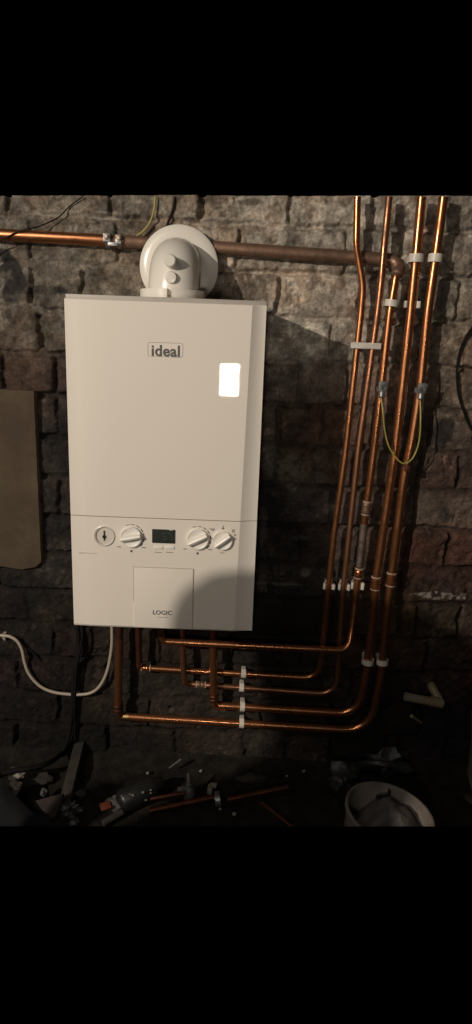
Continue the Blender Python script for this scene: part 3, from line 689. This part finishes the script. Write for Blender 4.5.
o = obj('leaning_board', bm, M['palewood'], clip='b'); tag(o, 'pale board standing on the floor at the right edge, beside the bucket', 'board')

# ------------------------------------------------------------------ things on the floor
def lumps(name, px, py, z, s, material, label, cat, seed, **kw):
    bm = B(); lump(bm, G(px, py, z), s, seed, **kw); o = obj(name, bm, M[material], clip='b'); return tag(o, label, cat)
# dark sheet in the left corner
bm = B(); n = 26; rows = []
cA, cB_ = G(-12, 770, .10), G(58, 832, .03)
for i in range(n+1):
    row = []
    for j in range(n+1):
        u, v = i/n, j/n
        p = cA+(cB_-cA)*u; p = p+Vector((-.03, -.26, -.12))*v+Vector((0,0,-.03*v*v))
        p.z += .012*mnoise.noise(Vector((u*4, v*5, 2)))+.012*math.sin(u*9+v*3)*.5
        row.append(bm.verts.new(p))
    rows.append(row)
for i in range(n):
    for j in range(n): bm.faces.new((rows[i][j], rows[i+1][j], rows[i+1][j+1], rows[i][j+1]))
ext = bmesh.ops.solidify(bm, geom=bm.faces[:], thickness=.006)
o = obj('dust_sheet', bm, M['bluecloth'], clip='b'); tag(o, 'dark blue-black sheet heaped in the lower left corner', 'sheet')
lumps('plaster_lump', 18.5, 776, .055, (.014,.012,.009), 'plaster', 'square white plaster lump at far left, the upper of the pair', 'rubble', 1, amp=.5)
lumps('plaster_lump', 13.5, 786, .050, (.015,.012,.009), 'plaster', 'ragged white plaster lump at far left, touching the square one', 'rubble', 2, amp=.6)
lumps('plaster_lump', 43.5, 793, .030, (.008,.008,.009), 'greyplastic', 'small grey pebble-like lump above the brown slab', 'rubble', 3, amp=.5)
lumps('plaster_lump', 14.5, 768, .06, (.008,.006,.003), 'greyplastic', 'thin grey flake just above the pair of white lumps', 'rubble', 4, amp=.4)
bm = B(); vs = [G(34,801,.03), G(64,793,.045), G(55,816,.02), G(50,820,.015)]; lo = [v+Vector((0,.0,-.014)) for v in vs]
t1 = [bm.verts.new(v) for v in vs]; t2 = [bm.verts.new(v) for v in lo]; bm.faces.new(t1); bm.faces.new(t2[::-1])
for k in range(4): bm.faces.new((t1[k], t2[k], t2[(k+1)%4], t1[(k+1)%4]))
o = obj('brown_slab', bm, M['slate'], smooth=False, clip='b'); tag(o, 'flat brown triangular slab lying on the dark debris beside the leaning batten', 'slab')
bm = B(); a, b = G(64.5,806,.01), P(80,744,-.012); d = (b-a); x, y, dd = frame(d); rot = Matrix((x, y, dd)).transposed()
box(bm, (a+b)/2, (.030,.014,d.length), rot, bev=.002); o = obj('wooden_batten', bm, M['wood'], clip='b'); tag(o, 'dusty wooden batten leaning against the wall under the black cables', 'batten')
bm = B(); a, b = G(4,800,.02), P(70,748,-.02); d = (b-a); x, y, dd = frame(d); rot = Matrix((x, y, dd)).transposed()
bm = B(); tube(bm, smooth_path([G(-6,778,.07), G(12,771,.075), G(32,768,.07), G(50,762,.06), P(64,752,-.03)]), .007, 12); o = obj('black_hose', bm, M['wire_black'], clip='b'); tag(o, 'black hose lying over the debris behind the white plaster lumps', 'hose')
lumps('plastic_wrapper', 71, 811, .02, (.022,.018,.014), 'film', 'crumpled clear plastic wrapper near the foot of the leaning batten', 'wrapper', 5, amp=.8, fr=2.2)
lumps('stone', 82, 793, .015, (.013,.011,.010), 'wood', 'small dusty stone right of the leaning batten', 'stone', 6)
lumps('stone', 74, 822, .012, (.012,.010,.006), 'greyplastic', 'flat grey stone at the bottom edge under the clear wrapper', 'stone', 16)
c = G(105.5, 806, .03); bm = B(); box(bm, c, (.026,.020,.006), Matrix.Rotation(.5,3,'Z') @ Matrix.Rotation(.35,3,'X'), bev=.002); o = obj('orange_tag', bm, M['orange'], clip='b'); tag(o, 'small orange plastic tag lying beside the grey rag', 'tag')
lumps('grey_rag', 119, 803, .02, (.028,.020,.013), 'greycloth', 'crumpled grey rag between the orange tag and the black canister', 'rag', 7, amp=.6, fr=1.8)
bm = B(); tube(bm, [G(103,823,.015), G(122,812,.02)], .008, 10); o = obj('stick', bm, M['wood'], clip='b'); tag(o, 'short dusty stick at the bottom edge below the grey rag', 'stick')
# black canister with flecks
a, b = G(118,803,.032), G(162,782,.045); d = (b-a).normalized(); L = (b-a).length
th = thing('black_canister', a, 'black canister lying on its side speckled with white flecks', 'canister')
bm = B(); lathe(bm, a, d, [(.014,0),(.025,.006),(.028,.012),(.028,L*.72),(.027,L*.78),(.019,L*.88),(.015,L),(.012,L+.003)], 28); obj('body', bm, M['black'], th, clip='b')
bm = B()
for px, py, s in ((127,793,.004),(133,795,.004),(137,789,.0035),(143,792.5,.0045),(151,790,.0035),(146,800,.0042),(151,793,.003),(122,796,.0035),(130,794.2,.003)):
    q = G(px, py, .058); lump(bm, q, (s, s*.8, s*.5), seed=px, sub=1)
obj('flecks', bm, M['plaster'], th)
# speck bits of plaster on the dirt: things too small to part
for i, (px, py, z, s) in enumerate(((148,773,.01,.0045),(109,729,0,.0),(201,771,.01,.0045),(234,814,.01,.005),(304,771,.02,.0045),(277,787,.015,.003),(287,776,.02,.003),(220,809,.01,.004))):
    if s == 0: continue
    where = ['above the black canister','','above the white valve cap','below the right copper offcut','in the dark right of the horizontal pipes, brightest speck','near the end of the right copper offcut','between the right offcut and the wall','under the grey collar'][i]
    bm = B(); lump(bm, G(px, py, z), (s, s, s*.8), seed=i+20, sub=2); o = obj('plaster_crumb', bm, M['plaster']); tag(o, 'tiny pale plaster crumb '+where, 'rubble', 'plaster crumbs on the dirt')
def offcut(p, q, r, label, m='copper_dull'):
    th = thing('copper_offcut', p, label, 'pipe')
    bm = B(); tube(bm, [p, q], r, 18, caps=False); tube(bm, [p, q], r*.86, 18, caps=False); obj('tube', bm, M[m], th, clip='b')
offcut(G(150,810.5,.016), G(214,797,.020), .0070, 'copper pipe offcut lying on the dirt with a lit left end', 'copper_dark')
offcut(G(228,799.5,.022), G(288,787,.030), .0065, 'dull copper pipe offcut lying right of the grey collar', 'copper_dark')
offcut(G(150,799,.03), G(184,793,.03), .0050, 'thin copper offcut behind the brighter one', 'copper_dark')
offcut(G(262,803,.02), G(300,833,.016), .0055, 'thin dark copper offcut pointing at the bottom edge', 'copper_dark')
q = G(189, 799, .004); th = thing('nozzle_bottle', q, 'grey plastic bottle with a tapering nozzle standing in the debris', 'bottle')
bm = B(); lathe(bm, q+Vector((0,0,-.004)), (0.0,.1,1), [(.013,0),(.0155,.003),(.0155,.028),(.012,.036),(.008,.040)], 24); obj('body', bm, M['greyplastic'], th)
bm = B(); lathe(bm, q+Vector((0,.004,.035)), (-.10,.1,1), [(.0085,0),(.0085,.006),(.006,.008),(.0035,.030),(.0025,.036)], 20); obj('nozzle', bm, M['greyplastic'], th)
bm = B(); box(bm, G(181.5,792,.012), (.019,.016,.022), Matrix.Rotation(.3,3,'Z'), bev=.002); o = obj('grey_block', bm, M['greyplastic']); tag(o, 'small grey block tucked against the left of the nozzle bottle', 'block')
bm = B(); tube(bm, [G(169,768,.03), G(181.5,759,.055)], [.0025,.0035], 8); o = obj('metal_rod', bm, M['greyplastic']); tag(o, 'thin pale rod tilting up above the nozzle bottle', 'rod')
bm = B(); tube(bm, fillet([G(209.5,793,.02), G(210.5,785,.025), G(216.5,785.5,.025)], .006), .0068, 14); o = obj('valve_cap', bm, M['plaster']); tag(o, 'white plastic cap piece on the end of the left copper offcut', 'cap')
bm = B(); q = G(217.5,799,.022); arc_band(bm, q, (1,.15,.1), .014, .019, .012, math.radians(-175), math.radians(175), 30); o = obj('pipe_collar', bm, M['steel'], clip='b'); tag(o, 'grey ring collar between the two copper offcuts', 'collar')
lumps('film_bag', 345, 777, .03, (.035,.030,.035), 'film', 'crumpled clear plastic bag left of the bucket', 'bag', 8, amp=.7, fr=2)
lumps('film_bag', 386, 764, .045, (.050,.022,.034), 'film', 'crumpled clear plastic bag behind the bucket against the wall', 'bag', 9, amp=.7, fr=2)
lumps('stone', 252, 778, .012, (.040,.015,.012), 'wood', 'long low dusty stone behind the right copper offcut', 'stone', 10)
lumps('stone', 30, 777, .02, (.050,.02,.016), 'wood', 'low dusty stone behind the black hollow at left', 'stone', 12)
lumps('stone', 330, 800, .012, (.022,.018,.012), 'dirt', 'dark earthy stone just left of the bucket', 'stone', 13)
# bucket
c = G(390, 812, .155); ax = Vector((.10,.02,1)).normalized()
rB = .098; hB = .150
ax = Vector((.13,-.03,1)).normalized()
bk_ = thing('bucket', c-ax*hB, 'off-white plastic bucket holding a grey rubble bag, standing at lower right', 'bucket')
bm = B(); lathe(bm, c-ax*hB, ax, [(.080,0),(rB-.004,hB-.012),(rB,hB-.012),(rB+.001,hB-.002),(rB-.001,hB),(rB-.005,hB),(rB-.007,hB-.004),(.077,.004),(.001,.004)], 64, caps=False)
obj('shell', bm, M['bucket'], bk_, clip='b')
bm = B(); n = 36
mid = c-ax*.040
x, y, d = frame(ax)
prev = None; ctr = None; ringsv = []
for i in range(1, 13):
    rr = (rB-.014)*i/12
    ring = []
    for k in range(n):
        a = 2*PI*k/n; p = mid+(x*math.cos(a)+y*math.sin(a))*rr
        u = (p-mid); s = sstep(-.03,.05, np.array(u.x+.5*u.y+.01)); h = -.045+.078*float(s)*(1-(i/12)**5*.5)
        h += .010*mnoise.noise(p*28)+.006*mnoise.noise(p*70)
        ring.append(bm.verts.new(p+d*h))
    ringsv.append(ring)
bm.faces.new(ringsv[0])
for a, b in zip(ringsv, ringsv[1:]):
    for k in range(n): bm.faces.new((a[k], a[(k+1)%n], b[(k+1)%n], b[k]))
o = obj('rubble_bag', bm, M['bagfill'], clip='b'); tag(o, 'grey crumpled rubble bag filling the bucket', 'bag')
bm = B(); q = c+Vector((-.002,.062,-.010)); box(bm, q, (.030,.006,.005), Matrix.Rotation(-.25,3,'Y')); box(bm, q+Vector((.013,-.004,.006)), (.006,.006,.022)); o = obj('black_hook', bm, M['black'], smooth=False); tag(o, 'small black hook lying on the rubble bag at the back of the bucket', 'hook')

# ------------------------------------------------------------------ lights
L = Vector((.1975, -.26, 1.22)) + 2.4*Vector((-.828, -1, .3136))
ld = bpy.data.lights.new('work_lamp', 'POINT'); ld.energy = 262; ld.color = (1, .885, .755); ld.shadow_soft_size = .022
lo = bpy.data.objects.new('work_lamp', ld); C.objects.link(lo); lo.location = L
ad = bpy.data.lights.new('doorway_light', 'AREA'); ad.shape = 'RECTANGLE'; ad.size = .082; ad.size_y = .135; ad.energy = 3.0; ad.color = (1, .90, .79)
ao = bpy.data.objects.new('doorway_light', ad); C.objects.link(ao)
rp = P(229.4, 380, YF); rd = (rp-CAM); rd.y *= -1; rd = rd/abs(rd.y)
ao.location = rp + rd*1.6
ao.rotation_euler = (PI/2, 0, 0)
sd = bpy.data.lights.new('stairwell_light', 'AREA'); sd.shape = 'RECTANGLE'; sd.size = .9; sd.size_y = .7; sd.energy = 6; sd.color = (1, .90, .79)  # broad fill added to lift the shaded areas, no known source
so = bpy.data.objects.new('stairwell_light', sd); C.objects.link(so); so.location = (-1.0, -1.9, 2.35)
so.rotation_euler = (Vector((0, -.27, .95))-so.location).to_track_quat('-Z', 'Y').to_euler()

# ------------------------------------------------------------------ person who shades the lower right of the wall
sh = P(365, 612); hc = L + (Vector((sh.x, 0, sh.z-.235))-L)*.5
person = None
def build_person():
    base = Vector((-.626, -1.35, 0))
    zh = 1.103
    J = [ # x,y,z rel to base (standing crouched), radius, parent
     (0,0,zh-.62,.15,-1),(0,.02,zh-.42,.15,0),(0,.01,zh-.26,.14,1),(0,0,zh-.12,.09,2),(0,0,zh-.04,.150,3),(0,0,zh+.06,.150,4),(0,0,zh+.125,.10,5),
     (-.17,.0,zh-.24,.06,2),(-.24,.05,zh-.46,.05,7),(-.16,.22,zh-.42,.038,8),(-.12,.30,zh-.38,.035,9),
     (.17,.0,zh-.24,.06,2),(.24,.05,zh-.46,.05,11),(.16,.22,zh-.42,.038,12),(.12,.30,zh-.38,.035,13),
     (-.11,.02,zh-.70,.10,0),(-.16,.30,zh-.72,.075,15),(-.16,.26,.10,.05,16),(-.16,.36,.04,.045,17),
     (.11,.02,zh-.70,.10,0),(.16,.0,.10,.075,19),(.16,-.30,.07,.05,20),(.16,-.38,.05,.04,21)]
    me = bpy.data.meshes.new('person'); me.from_pydata([(base.x+a, base.y+b, c) for a,b,c,_,_ in J], [(i, j[4]) for i, j in enumerate(J) if j[4] >= 0], [])
    o = bpy.data.objects.new('person', me); C.objects.link(o); me.materials.append(M['jacket'])
    md = o.modifiers.new('skin', 'SKIN'); 
    for i, j in enumerate(J): me.skin_vertices[0].data[i].radius = (j[3], j[3])
    me.skin_vertices[0].data[0].use_root = True
    s = o.modifiers.new('sub', 'SUBSURF'); s.levels = s.render_levels = 2
    tag(o, 'person in dark clothing kneeling beside the camera, outside the photo', 'person')
    return o
person = build_person()

# ------------------------------------------------------------------ world, view
w = bpy.data.worlds.new('world'); bpy.context.scene.world = w; w.use_nodes = True
w.node_tree.nodes['Background'].inputs['Color'].default_value = (0, 0, 0, 1)
w.node_tree.nodes['Background'].inputs['Strength'].default_value = 0
vs = bpy.context.scene.view_settings; vs.view_transform = 'Standard'; vs.look = 'None'; vs.gamma = 1; vs.use_curve_mapping = False
vs.exposure = 0.0
for o in bpy.data.objects:
    if 'wl' in o: del o['wl']
